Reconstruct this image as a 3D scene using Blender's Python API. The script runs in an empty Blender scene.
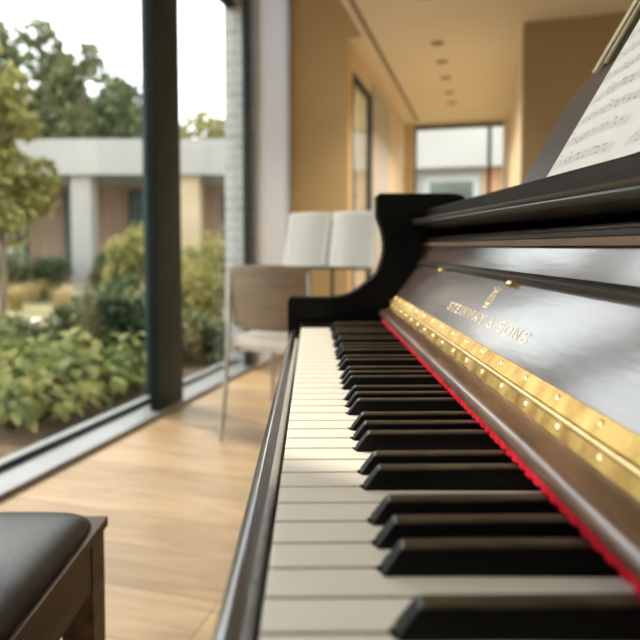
import bpy, bmesh, math, random
from mathutils import Vector, Matrix, noise
R = math.radians
PI = math.pi
col = bpy.context.scene.collection
rnd = random.Random(7)

# ------------------------------------------------------------------ materials
def new_mat(name):
    m = bpy.data.materials.new(name); m.use_nodes = True
    nt = m.node_tree; nt.nodes.clear()
    out = nt.nodes.new('ShaderNodeOutputMaterial')
    b = nt.nodes.new('ShaderNodeBsdfPrincipled')
    nt.links.new(b.outputs[0], out.inputs[0])
    return m, nt, b

def ramp(nt, stops):
    r = nt.nodes.new('ShaderNodeValToRGB')
    el = r.color_ramp.elements
    el[0].position, el[0].color = stops[0][0], (*stops[0][1], 1)
    el[1].position, el[1].color = stops[-1][0], (*stops[-1][1], 1)
    for p, c in stops[1:-1]:
        e = el.new(p); e.color = (*c, 1)
    return r

def coords(nt, scale=(1, 1, 1), rot=(0, 0, 0), kind='Object'):
    tc = nt.nodes.new('ShaderNodeTexCoord'); mp = nt.nodes.new('ShaderNodeMapping')
    mp.inputs['Scale'].default_value = scale; mp.inputs['Rotation'].default_value = rot
    nt.links.new(tc.outputs[kind], mp.inputs[0])
    return mp.outputs[0]

def noise_tex(nt, vec, scale, detail=4, rough=.55, dist=0):
    n = nt.nodes.new('ShaderNodeTexNoise')
    n.inputs['Scale'].default_value = scale; n.inputs['Detail'].default_value = detail
    n.inputs['Roughness'].default_value = rough; n.inputs['Distortion'].default_value = dist
    nt.links.new(vec, n.inputs['Vector'])
    return n.outputs[0]

def mottled(name, c0, c1, rough=.5, scale=6, stretch=(1, 1, 1), metal=0, coat=0, coat_rough=.1, bump=0, bscale=None,
            lo=.35, hi=.65, spec=.5, rough2=None, sheen=0, dist=0):
    m, nt, b = new_mat(name)
    v = coords(nt, stretch)
    n = noise_tex(nt, v, scale, dist=dist)
    r = ramp(nt, [(lo, c0), (hi, c1)])
    nt.links.new(n, r.inputs[0]); nt.links.new(r.outputs[0], b.inputs['Base Color'])
    b.inputs['Roughness'].default_value = rough
    if rough2 is not None:
        mr = nt.nodes.new('ShaderNodeMapRange')
        mr.inputs['To Min'].default_value = rough; mr.inputs['To Max'].default_value = rough2
        nt.links.new(n, mr.inputs[0]); nt.links.new(mr.outputs[0], b.inputs['Roughness'])
    b.inputs['Metallic'].default_value = metal
    b.inputs['Specular IOR Level'].default_value = spec
    b.inputs['Coat Weight'].default_value = coat; b.inputs['Coat Roughness'].default_value = coat_rough
    b.inputs['Sheen Weight'].default_value = sheen
    if bump:
        bp = nt.nodes.new('ShaderNodeBump'); bp.inputs['Strength'].default_value = bump
        bp.inputs['Distance'].default_value = .002
        nn = noise_tex(nt, v, bscale or scale * 4)
        nt.links.new(nn, bp.inputs['Height']); nt.links.new(bp.outputs[0], b.inputs['Normal'])
    return m

def leaf_mat(name, c0, c1, c2, trans=.35):
    m, nt, b = new_mat(name)
    v = coords(nt)
    n = noise_tex(nt, v, 5.5, 3)
    r = ramp(nt, [(.3, c0), (.5, c1), (.7, c2)])
    nt.links.new(n, r.inputs[0]); nt.links.new(r.outputs[0], b.inputs['Base Color'])
    b.inputs['Roughness'].default_value = .65; b.inputs['Specular IOR Level'].default_value = .2
    t = nt.nodes.new('ShaderNodeBsdfTranslucent'); nt.links.new(r.outputs[0], t.inputs[0])
    mx = nt.nodes.new('ShaderNodeMixShader'); mx.inputs[0].default_value = trans
    out = [x for x in nt.nodes if x.type == 'OUTPUT_MATERIAL'][0]
    nt.links.new(b.outputs[0], mx.inputs[1]); nt.links.new(t.outputs[0], mx.inputs[2])
    nt.links.new(mx.outputs[0], out.inputs[0])
    return m

def glass_mat(name, tint=(1, 1, 1), refl=1.45):
    m = bpy.data.materials.new(name); m.use_nodes = True
    nt = m.node_tree; nt.nodes.clear()
    out = nt.nodes.new('ShaderNodeOutputMaterial')
    # thin pane: Schlick reflectance from the facing angle, the same from both sides
    lw = nt.nodes.new('ShaderNodeLayerWeight'); lw.inputs[0].default_value = .5
    pw = nt.nodes.new('ShaderNodeMath'); pw.operation = 'POWER'; pw.inputs[1].default_value = 5
    fr = nt.nodes.new('ShaderNodeMath'); fr.operation = 'MULTIPLY_ADD'; fr.inputs[1].default_value = .4; fr.inputs[2].default_value = .025
    nt.links.new(lw.outputs['Facing'], pw.inputs[0]); nt.links.new(pw.outputs[0], fr.inputs[0])
    tr = nt.nodes.new('ShaderNodeBsdfTransparent'); tr.inputs[0].default_value = (*tint, 1)
    gl = nt.nodes.new('ShaderNodeBsdfGlossy'); gl.inputs['Roughness'].default_value = .02
    mx = nt.nodes.new('ShaderNodeMixShader')
    nt.links.new(fr.outputs[0], mx.inputs[0]); nt.links.new(tr.outputs[0], mx.inputs[1]); nt.links.new(gl.outputs[0], mx.inputs[2])
    nt.links.new(mx.outputs[0], out.inputs[0])
    return m

def floor_mat():
    m, nt, b = new_mat('oak_planks')
    tc = nt.nodes.new('ShaderNodeTexCoord')
    br = nt.nodes.new('ShaderNodeTexBrick')
    br.offset = .37; br.inputs['Scale'].default_value = 1
    br.inputs['Brick Width'].default_value = 1.7; br.inputs['Row Height'].default_value = .19
    br.inputs['Mortar Size'].default_value = .002; br.inputs['Mortar Smooth'].default_value = .3
    br.inputs['Color1'].default_value = (.0, .0, .0, 1); br.inputs['Color2'].default_value = (1, 1, 1, 1)
    br.inputs['Mortar'].default_value = (.5, .5, .5, 1)
    nt.links.new(tc.outputs['Object'], br.inputs['Vector'])
    mp = nt.nodes.new('ShaderNodeMapping'); mp.inputs['Scale'].default_value = (1.2, 9, 9)
    nt.links.new(tc.outputs['Object'], mp.inputs[0])
    n = noise_tex(nt, mp.outputs[0], 2.2, 6, .6, 1.2)
    r = ramp(nt, [(.28, (.27, .175, .09)), (.5, (.37, .255, .14)), (.75, (.45, .33, .195))])
    nt.links.new(n, r.inputs[0])
    r2 = ramp(nt, [(0, (.74, .71, .68)), (1, (1.06, 1.04, 1.02))])
    nt.links.new(br.outputs['Color'], r2.inputs[0])
    mul = nt.nodes.new('ShaderNodeMix'); mul.data_type = 'RGBA'; mul.blend_type = 'MULTIPLY'; mul.inputs['Factor'].default_value = 1
    nt.links.new(r.outputs[0], mul.inputs['A']); nt.links.new(r2.outputs[0], mul.inputs['B'])
    seam = nt.nodes.new('ShaderNodeMix'); seam.data_type = 'RGBA'
    nt.links.new(br.outputs['Fac'], seam.inputs['Factor']); nt.links.new(mul.outputs['Result'], seam.inputs['A'])
    seam.inputs['B'].default_value = (.13, .075, .035, 1)
    nt.links.new(seam.outputs['Result'], b.inputs['Base Color'])
    b.inputs['Roughness'].default_value = .42
    return m

def brick_mat():
    m, nt, b = new_mat('grey_brick')
    tc = nt.nodes.new('ShaderNodeTexCoord')
    mp = nt.nodes.new('ShaderNodeMapping'); mp.inputs['Rotation'].default_value = (R(90), 0, 0)
    nt.links.new(tc.outputs['Object'], mp.inputs[0])
    br = nt.nodes.new('ShaderNodeTexBrick'); br.inputs['Scale'].default_value = 1
    br.inputs['Brick Width'].default_value = .21; br.inputs['Row Height'].default_value = .075; br.inputs['Mortar Size'].default_value = .008
    br.inputs['Color1'].default_value = (.44, .43, .41, 1); br.inputs['Color2'].default_value = (.36, .355, .34, 1)
    br.inputs['Mortar'].default_value = (.52, .51, .49, 1)
    nt.links.new(mp.outputs[0], br.inputs['Vector']); nt.links.new(br.outputs['Color'], b.inputs['Base Color'])
    b.inputs['Roughness'].default_value = .9
    return m

def hinge_mat():
    m, nt, b = new_mat('aged_brass')
    v = coords(nt, (30, 60, 30))
    n = noise_tex(nt, v, 1.0, 4)
    r = ramp(nt, [(.3, (.34, .20, .055)), (.55, (.54, .36, .12)), (.8, (.66, .48, .20))])
    nt.links.new(n, r.inputs[0]); nt.links.new(r.outputs[0], b.inputs['Base Color'])
    b.inputs['Metallic'].default_value = 1
    mr = nt.nodes.new('ShaderNodeMapRange'); mr.inputs['To Min'].default_value = .3; mr.inputs['To Max'].default_value = .5
    nt.links.new(n, mr.inputs[0]); nt.links.new(mr.outputs[0], b.inputs['Roughness'])
    return m

def rosewood(name, rough, coat, dark=(.022, .012, .008), mid=(.07, .034, .02), scale=9, coat_rough=.12, bump=.05, ior=1.5):
    if name == 'dark_rosewood': ior = 1.4
    m, nt, b = new_mat(name)
    v = coords(nt, (7, .9, 7))
    n = noise_tex(nt, v, scale, 6, .6, .9)
    r = ramp(nt, [(.33, dark), (.7, mid)])
    nt.links.new(n, r.inputs[0]); nt.links.new(r.outputs[0], b.inputs['Base Color'])
    b.inputs['Roughness'].default_value = rough
    b.inputs['Coat Weight'].default_value = coat; b.inputs['Coat Roughness'].default_value = coat_rough
    b.inputs['Coat IOR'].default_value = ior
    v2 = coords(nt, (20, 4, 20))
    n2 = noise_tex(nt, v2, 6, 3)
    bp = nt.nodes.new('ShaderNodeBump'); bp.inputs['Strength'].default_value = bump; bp.inputs['Distance'].default_value = .002
    nt.links.new(n2, bp.inputs['Height']); nt.links.new(bp.outputs[0], b.inputs['Normal'])
    nt.links.new(bp.outputs[0], b.inputs['Coat Normal'])
    return m

M = dict(
    ivory=mottled('ivory_key', (.84, .815, .755), (.87, .85, .80), .32, 30, spec=.5),
    felt=mottled('red_felt', (.24, .003, .011), (.40, .009, .02), .95, 90, spec=.1, bump=.5, bscale=400),
    wood=rosewood('dark_rosewood', .36, .25, (.005, .0035, .003), (.018, .010, .007)),
    lidwood=mottled('dull_dark_wood', (.006, .004, .003), (.022, .013, .009), .5, 6, stretch=(8, .8, 8), spec=.15),
    panel=rosewood('polished_rosewood', .3, 1.0, (.030, .019, .015), (.105, .062, .044), coat_rough=.13, bump=.06, ior=1.95),
    strip=rosewood('worn_rosewood', .34, .8, (.04, .019, .011), (.15, .075, .042), 16, .16, ior=1.6),
    edge=rosewood('bare_edge_wood', .45, .4, (.08, .04, .02), (.17, .09, .045), 14, .2),
    slip=rosewood('key_slip_lacquer', .3, 1.0, (.008, .006, .005), (.03, .018, .012), 10, .14, ior=1.8),
    black=mottled('black_lacquer', (.003, .003, .003), (.006, .006, .006), .3, 8, spec=.12),
    brass=hinge_mat(),
    brassb=mottled('bright_brass', (.84, .64, .30), (.94, .77, .44), .34, 20, metal=1),
    inlay=mottled('gilt_inlay', (.86, .66, .40), (.95, .78, .52), .4, 60, metal=.15),
    silverrail=mottled('pale_brass_edge', (.66, .60, .42), (.74, .68, .50), .4, 20, metal=.35),
    desk=mottled('blue_grey_lacquer', (.022, .026, .036), (.038, .042, .055), .34, 6, coat=.5, coat_rough=.25),
    paper=mottled('music_paper', (.72, .71, .67), (.76, .75, .71), .85, 5),
    ink=mottled('grey_ink', (.16, .16, .17), (.22, .22, .23), .8, 30),
    palink=mottled('faded_ink', (.34, .34, .34), (.42, .42, .42), .8, 30),
    leather=mottled('black_leather', (.010, .010, .010), (.018, .017, .016), .36, 40, bump=.35, bscale=420, coat=.2, coat_rough=.3),
    benchwood=mottled('bench_walnut', (.035, .018, .009), (.10, .055, .027), .42, 5, stretch=(6, 1, 6), spec=.2),
    chairwood=mottled('chair_oak', (.17, .115, .072), (.22, .155, .10), .5, 5, stretch=(1, 6, 6)),
    cushion=mottled('cream_fabric', (.66, .60, .53), (.74, .68, .61), .9, 40, bump=.3, bscale=300),
    steel=mottled('brushed_steel', (.42, .40, .37), (.52, .50, .47), .35, 30, metal=.9),
    blackmetal=mottled('black_metal', (.02, .02, .021), (.03, .03, .031), .45, 20),
    floor=floor_mat(),
    tan=mottled('ochre_plaster', (.68, .49, .235), (.72, .52, .26), .85, 1.5),
    ceil=mottled('warm_ceiling_plaster', (.84, .745, .57), (.86, .765, .59), .85, 1.2),
    paletan=mottled('pale_ochre_plaster', (.70, .575, .40), (.74, .61, .43), .85, 1.5),
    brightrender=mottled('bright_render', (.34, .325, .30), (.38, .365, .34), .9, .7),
    brownpaint=mottled('brown_ochre_paint', (.31, .21, .10), (.34, .23, .115), .85, 1.5),
    white=mottled('white_plaster', (.78, .78, .77), (.82, .82, .81), .85, 1.5),
    greywhite=mottled('grey_white_paint', (.46, .46, .45), (.50, .50, .49), .85, 1.5),
    backwall=mottled('cream_plaster', (.80, .77, .72), (.83, .80, .75), .85, 1.5),
    frame=mottled('dark_grey_aluminium', (.022, .036, .038), (.030, .046, .048), .5, 3, spec=.2),
    shadeblack=mottled('near_face_shade_black', (.006, .010, .009), (.010, .014, .013), .7, 10, spec=.1),  # shade put into colour, for the mullion's near face
    sill=mottled('silver_sill', (.22, .23, .235), (.26, .27, .275), .4, 3, metal=.2),
    glass=glass_mat('window_glass', (.97, .99, .98)),
    bldglass=mottled('building_glass', (.05, .075, .07), (.12, .15, .13), .12, .6, spec=.8),
    brick=brick_mat(),
    slot=mottled('dark_slot', (.22, .165, .11), (.25, .19, .13), .7, 5),
    light_in=mottled('downlight_baffle', (.2, .15, .1), (.24, .18, .12), .5, 5),
    soil=mottled('garden_soil', (.09, .055, .03), (.22, .14, .08), .95, 3, bump=.6),
    lawn=mottled('garden_lawn', (.13, .125, .05), (.24, .21, .10), .95, .8),
    path=mottled('pale_paving', (.52, .49, .43), (.62, .59, .52), .9, 2),
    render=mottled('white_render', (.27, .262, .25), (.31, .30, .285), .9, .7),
    stone=mottled('cream_column_stone', (.36, .29, .19), (.42, .34, .23), .9, 2),
    brownwall=mottled('brown_cladding', (.22, .14, .09), (.32, .21, .14), .8, 1.5, stretch=(6, 6, .4)),
    terracotta=mottled('terracotta_wall', (.46, .25, .14), (.54, .31, .18), .9, 1.5),
    bark=mottled('bark', (.08, .06, .04), (.16, .12, .08), .95, 6, stretch=(1, 1, .2), bump=.5),
    leafY=leaf_mat('yellow_green_leaves', (.10, .12, .04), (.26, .25, .08), (.48, .42, .17)),
    leafD=leaf_mat('dark_green_leaves', (.025, .045, .022), (.055, .085, .035), (.13, .155, .06), .25),
    leafM=leaf_mat('mid_green_leaves', (.06, .08, .038), (.13, .155, .07), (.28, .27, .13), .3),
    leafH=leaf_mat('lime_broad_leaves', (.05, .09, .025), (.17, .20, .05), (.38, .34, .11)),
    leafG=leaf_mat('straw_grass_blades', (.30, .24, .10), (.50, .38, .18), (.34, .32, .13)),
)

def blind_mat():
    m, nt, b = new_mat('white_blind_fabric')
    n = noise_tex(nt, coords(nt, (400, 400, 60)), 1, 2)
    r = ramp(nt, [(.3, (.70, .73, .78)), (.7, (.75, .78, .83))])
    nt.links.new(n, r.inputs[0]); nt.links.new(r.outputs[0], b.inputs['Base Color']); b.inputs['Roughness'].default_value = .9
    t = nt.nodes.new('ShaderNodeBsdfTranslucent'); nt.links.new(r.outputs[0], t.inputs[0])
    mx = nt.nodes.new('ShaderNodeMixShader'); mx.inputs[0].default_value = .36
    out = [x for x in nt.nodes if x.type == 'OUTPUT_MATERIAL'][0]
    nt.links.new(b.outputs[0], mx.inputs[1]); nt.links.new(t.outputs[0], mx.inputs[2]); nt.links.new(mx.outputs[0], out.inputs[0])
    return m
M['blind'] = blind_mat()
def ebony_mat():
    # black keys: deep black sides, tops painted with the fallboard's brown reflection, plus dusty speckle
    m, nt, b = new_mat('ebony_key')
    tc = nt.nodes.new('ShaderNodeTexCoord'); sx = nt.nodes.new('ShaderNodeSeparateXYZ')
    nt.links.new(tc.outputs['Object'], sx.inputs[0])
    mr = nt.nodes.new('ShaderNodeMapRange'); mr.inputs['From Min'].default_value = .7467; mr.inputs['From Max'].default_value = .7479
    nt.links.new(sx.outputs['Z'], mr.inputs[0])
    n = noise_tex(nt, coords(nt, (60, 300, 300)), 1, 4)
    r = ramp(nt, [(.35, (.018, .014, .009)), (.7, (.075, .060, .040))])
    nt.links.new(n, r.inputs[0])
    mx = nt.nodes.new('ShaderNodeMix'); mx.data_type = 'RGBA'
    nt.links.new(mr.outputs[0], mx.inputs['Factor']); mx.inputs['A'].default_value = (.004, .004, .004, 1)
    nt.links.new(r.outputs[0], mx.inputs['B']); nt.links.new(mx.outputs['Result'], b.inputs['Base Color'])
    sp_ = nt.nodes.new('ShaderNodeMapRange'); sp_.inputs['To Min'].default_value = .10; sp_.inputs['To Max'].default_value = .5
    nt.links.new(mr.outputs[0], sp_.inputs[0]); nt.links.new(sp_.outputs[0], b.inputs['Specular IOR Level'])
    b.inputs['Roughness'].default_value = .36
    bp = nt.nodes.new('ShaderNodeBump'); bp.inputs['Strength'].default_value = .12; bp.inputs['Distance'].default_value = .002
    nn = noise_tex(nt, coords(nt, (90, 300, 300)), 1, 3)
    nt.links.new(nn, bp.inputs['Height']); nt.links.new(bp.outputs[0], b.inputs['Normal'])
    return m
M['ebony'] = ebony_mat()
M['keywood'] = mottled('key_stick_wood', (.20, .13, .07), (.28, .19, .11), .7, 20)
# ------------------------------------------------------------------ mesh helpers
def obj(name, bm, m, parent=None, smooth=True, angle=35, bevel=0, bseg=2):
    if bevel:
        es = [e for e in bm.edges if len(e.link_faces) == 2 and e.calc_face_angle(0) > R(25)]
        bmesh.ops.bevel(bm, geom=es, offset=bevel, segments=bseg, affect='EDGES', profile=.6, clamp_overlap=True)
    bmesh.ops.recalc_face_normals(bm, faces=bm.faces)
    me = bpy.data.meshes.new(name); bm.to_mesh(me); bm.free()
    if smooth:
        me.polygons.foreach_set('use_smooth', [True] * len(me.polygons))
        me.set_sharp_from_angle(angle=R(angle))
    me.materials.append(M[m] if isinstance(m, str) else m)
    o = bpy.data.objects.new(name, me); col.objects.link(o)
    if parent: o.parent = parent
    return o

def tag(o, label=None, cat=None, group=None, kind=None):
    if label: o['label'] = label
    if cat: o['category'] = cat
    if group: o['group'] = group
    if kind: o['kind'] = kind
    return o

def empty(name, loc, rz=0, label=None, cat=None, group=None, kind=None):
    o = bpy.data.objects.new(name, None); col.objects.link(o)
    o.location = loc; o.rotation_euler = (0, 0, rz); o.empty_display_size = .1
    return tag(o, label, cat, group, kind)

def box(bm, x0, x1, y0, y1, z0, z1):
    vs = [bm.verts.new(p) for p in ((x0, y0, z0), (x1, y0, z0), (x1, y1, z0), (x0, y1, z0), (x0, y0, z1), (x1, y0, z1), (x1, y1, z1), (x0, y1, z1))]
    for f in ((0, 3, 2, 1), (4, 5, 6, 7), (0, 1, 5, 4), (1, 2, 6, 5), (2, 3, 7, 6), (3, 0, 4, 7)):
        bm.faces.new([vs[i] for i in f])
    return bm

def nbox(*a):
    return box(bmesh.new(), *a)

def prism_y(bm, prof, y0, y1, dz0=0, dz1=0):
    """close a profile of (x, z) points and run it from y0 to y1 (dz: lift at each end)"""
    a = [bm.verts.new((x, y0, z + dz0)) for x, z in prof]
    b = [bm.verts.new((x, y1, z + dz1)) for x, z in prof]
    n = len(prof)
    bm.faces.new(a); bm.faces.new(b[::-1])
    for i in range(n):
        j = (i + 1) % n
        bm.faces.new((a[i], a[j], b[j], b[i]))
    return bm

def prism_z(bm, prof, z0, z1):
    a = [bm.verts.new((x, y, z0)) for x, y in prof]
    b = [bm.verts.new((x, y, z1)) for x, y in prof]
    n = len(prof)
    bm.faces.new(a); bm.faces.new(b[::-1])
    for i in range(n):
        j = (i + 1) % n
        bm.faces.new((a[i], a[j], b[j], b[i]))
    return bm

def tube(bm, pts, r, seg=10, r1=None):
    pts = [Vector(p) for p in pts]
    rings = []
    for i, p in enumerate(pts):
        t = (pts[min(i + 1, len(pts) - 1)] - pts[max(i - 1, 0)]).normalized()
        up = Vector((0, 0, 1)) if abs(t.z) < .9 else Vector((1, 0, 0))
        u = t.cross(up).normalized(); v = t.cross(u)
        rr = r if r1 is None else r + (r1 - r) * i / (len(pts) - 1)
        rings.append([bm.verts.new(p + (u * math.cos(2 * PI * k / seg) + v * math.sin(2 * PI * k / seg)) * rr) for k in range(seg)])
    for a, b in zip(rings, rings[1:]):
        for k in range(seg):
            bm.faces.new((a[k], a[(k + 1) % seg], b[(k + 1) % seg], b[k]))
    bm.faces.new(rings[0][::-1]); bm.faces.new(rings[-1])
    return bm

def lathe(bm, prof, seg=16, M4=None):
    rings = []
    for r, z in prof:
        ring = []
        for k in range(seg):
            p = Vector((r * math.cos(2 * PI * k / seg), r * math.sin(2 * PI * k / seg), z))
            ring.append(bm.verts.new(M4 @ p if M4 else p))
        rings.append(ring)
    for a, b in zip(rings, rings[1:]):
        for k in range(seg):
            bm.faces.new((a[k], a[(k + 1) % seg], b[(k + 1) % seg], b[k]))
    bm.faces.new(rings[0][::-1]); bm.faces.new(rings[-1])
    return bm

def arc(cx, cz, r, a0, a1, n):
    return [(cx + r * math.cos(R(a0 + (a1 - a0) * i / n)), cz + r * math.sin(R(a0 + (a1 - a0) * i / n))) for i in range(n + 1)]

# ------------------------------------------------------------------ frames
CAM_Z = .8824
A_CAM = R(15.46)                        # how far the view is turned left of the room's long axis
A_PIA = R(16.22)                        # how far the keyboard is turned left of the room's long axis
def CW(xr, zc, z=0):                    # metres right / ahead of the camera -> room
    return Vector((xr * math.cos(A_CAM) - zc * math.sin(A_CAM), xr * math.sin(A_CAM) + zc * math.cos(A_CAM), z))
def PW(x, y, z=0):                      # piano frame (camera foot as origin) -> room
    return Vector((x * math.cos(A_PIA) - y * math.sin(A_PIA), x * math.sin(A_PIA) + y * math.cos(A_PIA), z))

# ------------------------------------------------------------------ ROOM
def struct(name, bm, m, parent=None, **k):
    o = obj(name, bm, m, parent, **k)
    if parent is None: o['kind'] = 'structure'
    return o

CEIL = 2.60
HC = 3.20                               # raised strip of ceiling along the window
WT = 2.66                               # window head
SY = .985                                # near jamb of the big window
BY0, BY1 = -2.85, .28                   # added window behind the camera, for fill light
XW, XO = -1.62, -1.86                   # inner and outer face of the window wall
struct('floor', nbox(XW, 2.4, -3, 8.5, -.12, 0), 'floor', smooth=False)
bm = bmesh.new()                        # ceiling in two boards either side of a recessed slot
box(bm, -1.86, -1.12, 5.06, 8.65, CEIL, CEIL + .14); box(bm, -1.12, -.952, 4.935, 8.65, CEIL, CEIL + .14); box(bm, -1.86, -1.0, -3.15, 4.93, HC, HC + .14)
box(bm, -1.0, -.952, -3.15, 4.93, CEIL, HC + .14)
box(bm, -.912, 2.55, -3.15, 8.65, CEIL, CEIL + .14)
box(bm, -.952, -.912, -3.15, 8.65, CEIL + .06, CEIL + .14)
struct('ceiling', bm, 'ceil', smooth=False)
struct('trim_1', nbox(-.951, -.913, -2.95, 8.45, CEIL + .02, CEIL + .058), 'slot', smooth=False)
bm = bmesh.new()
box(bm, XO, XW, BY1, SY, -.12, HC); box(bm, XO, XW, -3, BY0, -.12, HC)
box(bm, XO, XW, BY0, BY1, -.12, .1)
box(bm, XO, XW, 4.84, 4.93, -.12, HC); box(bm, XO, XW, 4.20, 4.84, -.12, .024); box(bm, XO, XW, 4.20, 4.84, 3.14, HC)
box(bm, XO, XW, SY, 4.0995, WT, HC); box(bm, XO, XW, BY0, BY1, WT, HC)
struct('wall_left', bm, 'white', smooth=False)
bm = bmesh.new()
box(bm, -1.12, -1.0, 4.93, 5.06, CEIL + .14, HC); box(bm, -1.12, -1.0, 4.93, 4.9349, CEIL, CEIL + .14); box(bm, XO, -1.12, 4.93, 5.06, -.12, HC)                                    # ochre return facing the room
struct('wall_return', bm, 'tan', smooth=False)
bm = bmesh.new()
box(bm, -1.27, -1.12, 5.0605, 5.10, -.12, CEIL)
box(bm, -1.27, -1.12, 5.10, 5.95, -.12, .12); box(bm, -1.27, -1.12, 5.10, 5.95, 2.38, CEIL)
box(bm, -1.27, -1.12, 5.95, 8.65, -.12, CEIL)
struct('wall_corridor_left', bm, 'paletan', smooth=False)
struct('trim_2', nbox(-1.12, -1.10, 5.98, 7.05, 0, 2.5), 'greywhite', smooth=False)
bm = bmesh.new()
box(bm, .256, .406, 5.08, 8.65, -.12, CEIL)
struct('wall_corridor_right', bm, 'paletan', smooth=False)
struct('wall_front', nbox(.256, 2.55, 4.93, 5.08, -.12, CEIL), 'brownpaint', smooth=False)
bm = bmesh.new()
box(bm, -1.12, -.985, 8.5, 8.65, -.12, CEIL); box(bm, -.985, .256, 8.5, 8.65, 2.56, CEIL)
struct('wall_far', bm, 'paletan', smooth=False)
struct('wall_right', nbox(2.4, 2.55, -3, 4.93, -.12, CEIL), 'backwall', smooth=False)
struct('wall_back', nbox(XO, 2.55, -3.15, -3, -.12, HC), 'backwall', smooth=False)

# big sliding window
w = empty('window_1', (-1.70, 2.5, 0), 0, kind='structure')
def wpart(name, bm, m, root, **k):
    bmesh.ops.translate(bm, verts=bm.verts, vec=-root.location)
    return obj(name, bm, m, root, **k)
wpart('sill', nbox(-1.86, -1.615, SY, 4.095, -.12, .024), 'sill', w, bevel=.004)
wpart('bottom_rail', nbox(-1.83, -1.785, SY, 4.095, .024, .050), 'sill', w, bevel=.003)
bm = bmesh.new()
box(bm, -1.83, -1.785, SY, 4.095, WT - .06, WT)
box(bm, -1.83, -1.785, SY, SY + .06, .05, WT - .06); box(bm, -1.83, -1.682, 2.95, 3.015, .05, WT - .06)
box(bm, -1.665, -1.64, 3.97, 4.095, .024, WT)
wpart('frame', bm, 'frame', w, bevel=.003)
wpart('mullion', nbox(-1.682, -1.635, 2.755, 3.02, .024, WT), 'frame', w, bevel=.004)
wpart('shade_strip', nbox(-1.681, -1.640, 2.749, 2.7545, .03, WT), 'shadeblack', w)  # black strip added to darken the mullion's near face like shade
wpart('gasket', nbox(-1.784, -1.776, SY, 2.95, .024, .046), 'frame', w)
wpart('glass', nbox(-1.810, -1.804, SY + .06, 2.95, .05, WT - .06), 'glass', w, smooth=False)
wpart('glass', nbox(-1.810, -1.804, 3.015, 4.095, .05, WT - .06), 'glass', w, smooth=False)
# narrow corridor window
w = empty('window_2', (-1.2, 5.5, 0), 0, kind='structure')
bm = bmesh.new()
box(bm, -1.15, -1.112, 5.10, 5.15, .12, 2.38); box(bm, -1.15, -1.112, 5.86, 5.95, .12, 2.38)
box(bm, -1.15, -1.112, 5.15, 5.86, .12, .18); box(bm, -1.15, -1.112, 5.15, 5.86, 2.32, 2.38)
wpart('frame', bm, 'frame', w, bevel=.003)
wpart('glass', nbox(-1.134, -1.128, 5.15, 5.86, .18, 2.32), 'glass', w, smooth=False)
# far corridor window
w = empty('window_3', (-.36, 8.55, 0), 0, kind='structure')
bm = bmesh.new()
box(bm, -.985, -.96, 8.52, 8.6, 0, 2.56)
box(bm, -.96, .2, 8.52, 8.6, 2.515, 2.56); box(bm, -.96, .2, 8.52, 8.6, 0, .06)
wpart('frame', bm, 'frame', w, bevel=.003)
wpart('jamb', nbox(.2, .256, 8.5, 8.6, 0, 2.56), 'white', w, bevel=.003)
wpart('mullion', nbox(.0, .05, 8.52, 8.6, .06, 2.5), 'frame', w, bevel=.003)
wpart('glass', nbox(-.96, .0, 8.555, 8.561, .06, 2.5), 'glass', w, smooth=False)
wpart('glass', nbox(.05, .2, 8.555, 8.561, .06, 2.5), 'glass', w, smooth=False)
# unseen window added behind the camera to brighten the shaded keys
w = empty('fill_window', (-1.71, -1.4, 0), 0, kind='structure')
bm = bmesh.new()
box(bm, -1.83, -1.78, BY0, BY0 + .06, .1, WT); box(bm, -1.83, -1.78, BY1 - .06, BY1, .1, WT)
box(bm, -1.83, -1.78, BY0 + .06, BY1 - .06, .1, .16); box(bm, -1.83, -1.78, BY0 + .06, BY1 - .06, WT - .06, WT)
wpart('frame', bm, 'frame', w, bevel=.003)
wpart('glass', nbox(-1.810, -1.804, BY0 + .06, BY1 - .06, .16, WT - .06), 'glass', w, smooth=False)
bm = nbox(-1.86, -1.642, 4.10, 4.198, -.12, HC)
struct('brick_pier', bm, 'brick', smooth=False)

bl = empty('panel_blind', (-1.612, 4.51, .03), 0, 'plain white floor length panel blind between the dark window frame and the ochre wall', 'blind')
bm = bmesh.new(); box(bm, -.003, .003, -.405, .412, .0, 3.10)
obj('fabric', bm, 'blind', bl, smooth=False)
obj('head_rail', nbox(-.008, .03, -.405, .412, 3.102, 3.13), 'white', bl, bevel=.002)
obj('bottom_bar', nbox(-.006, .006, -.405, .412, -.018, -.0005), 'white', bl, bevel=.002)
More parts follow.
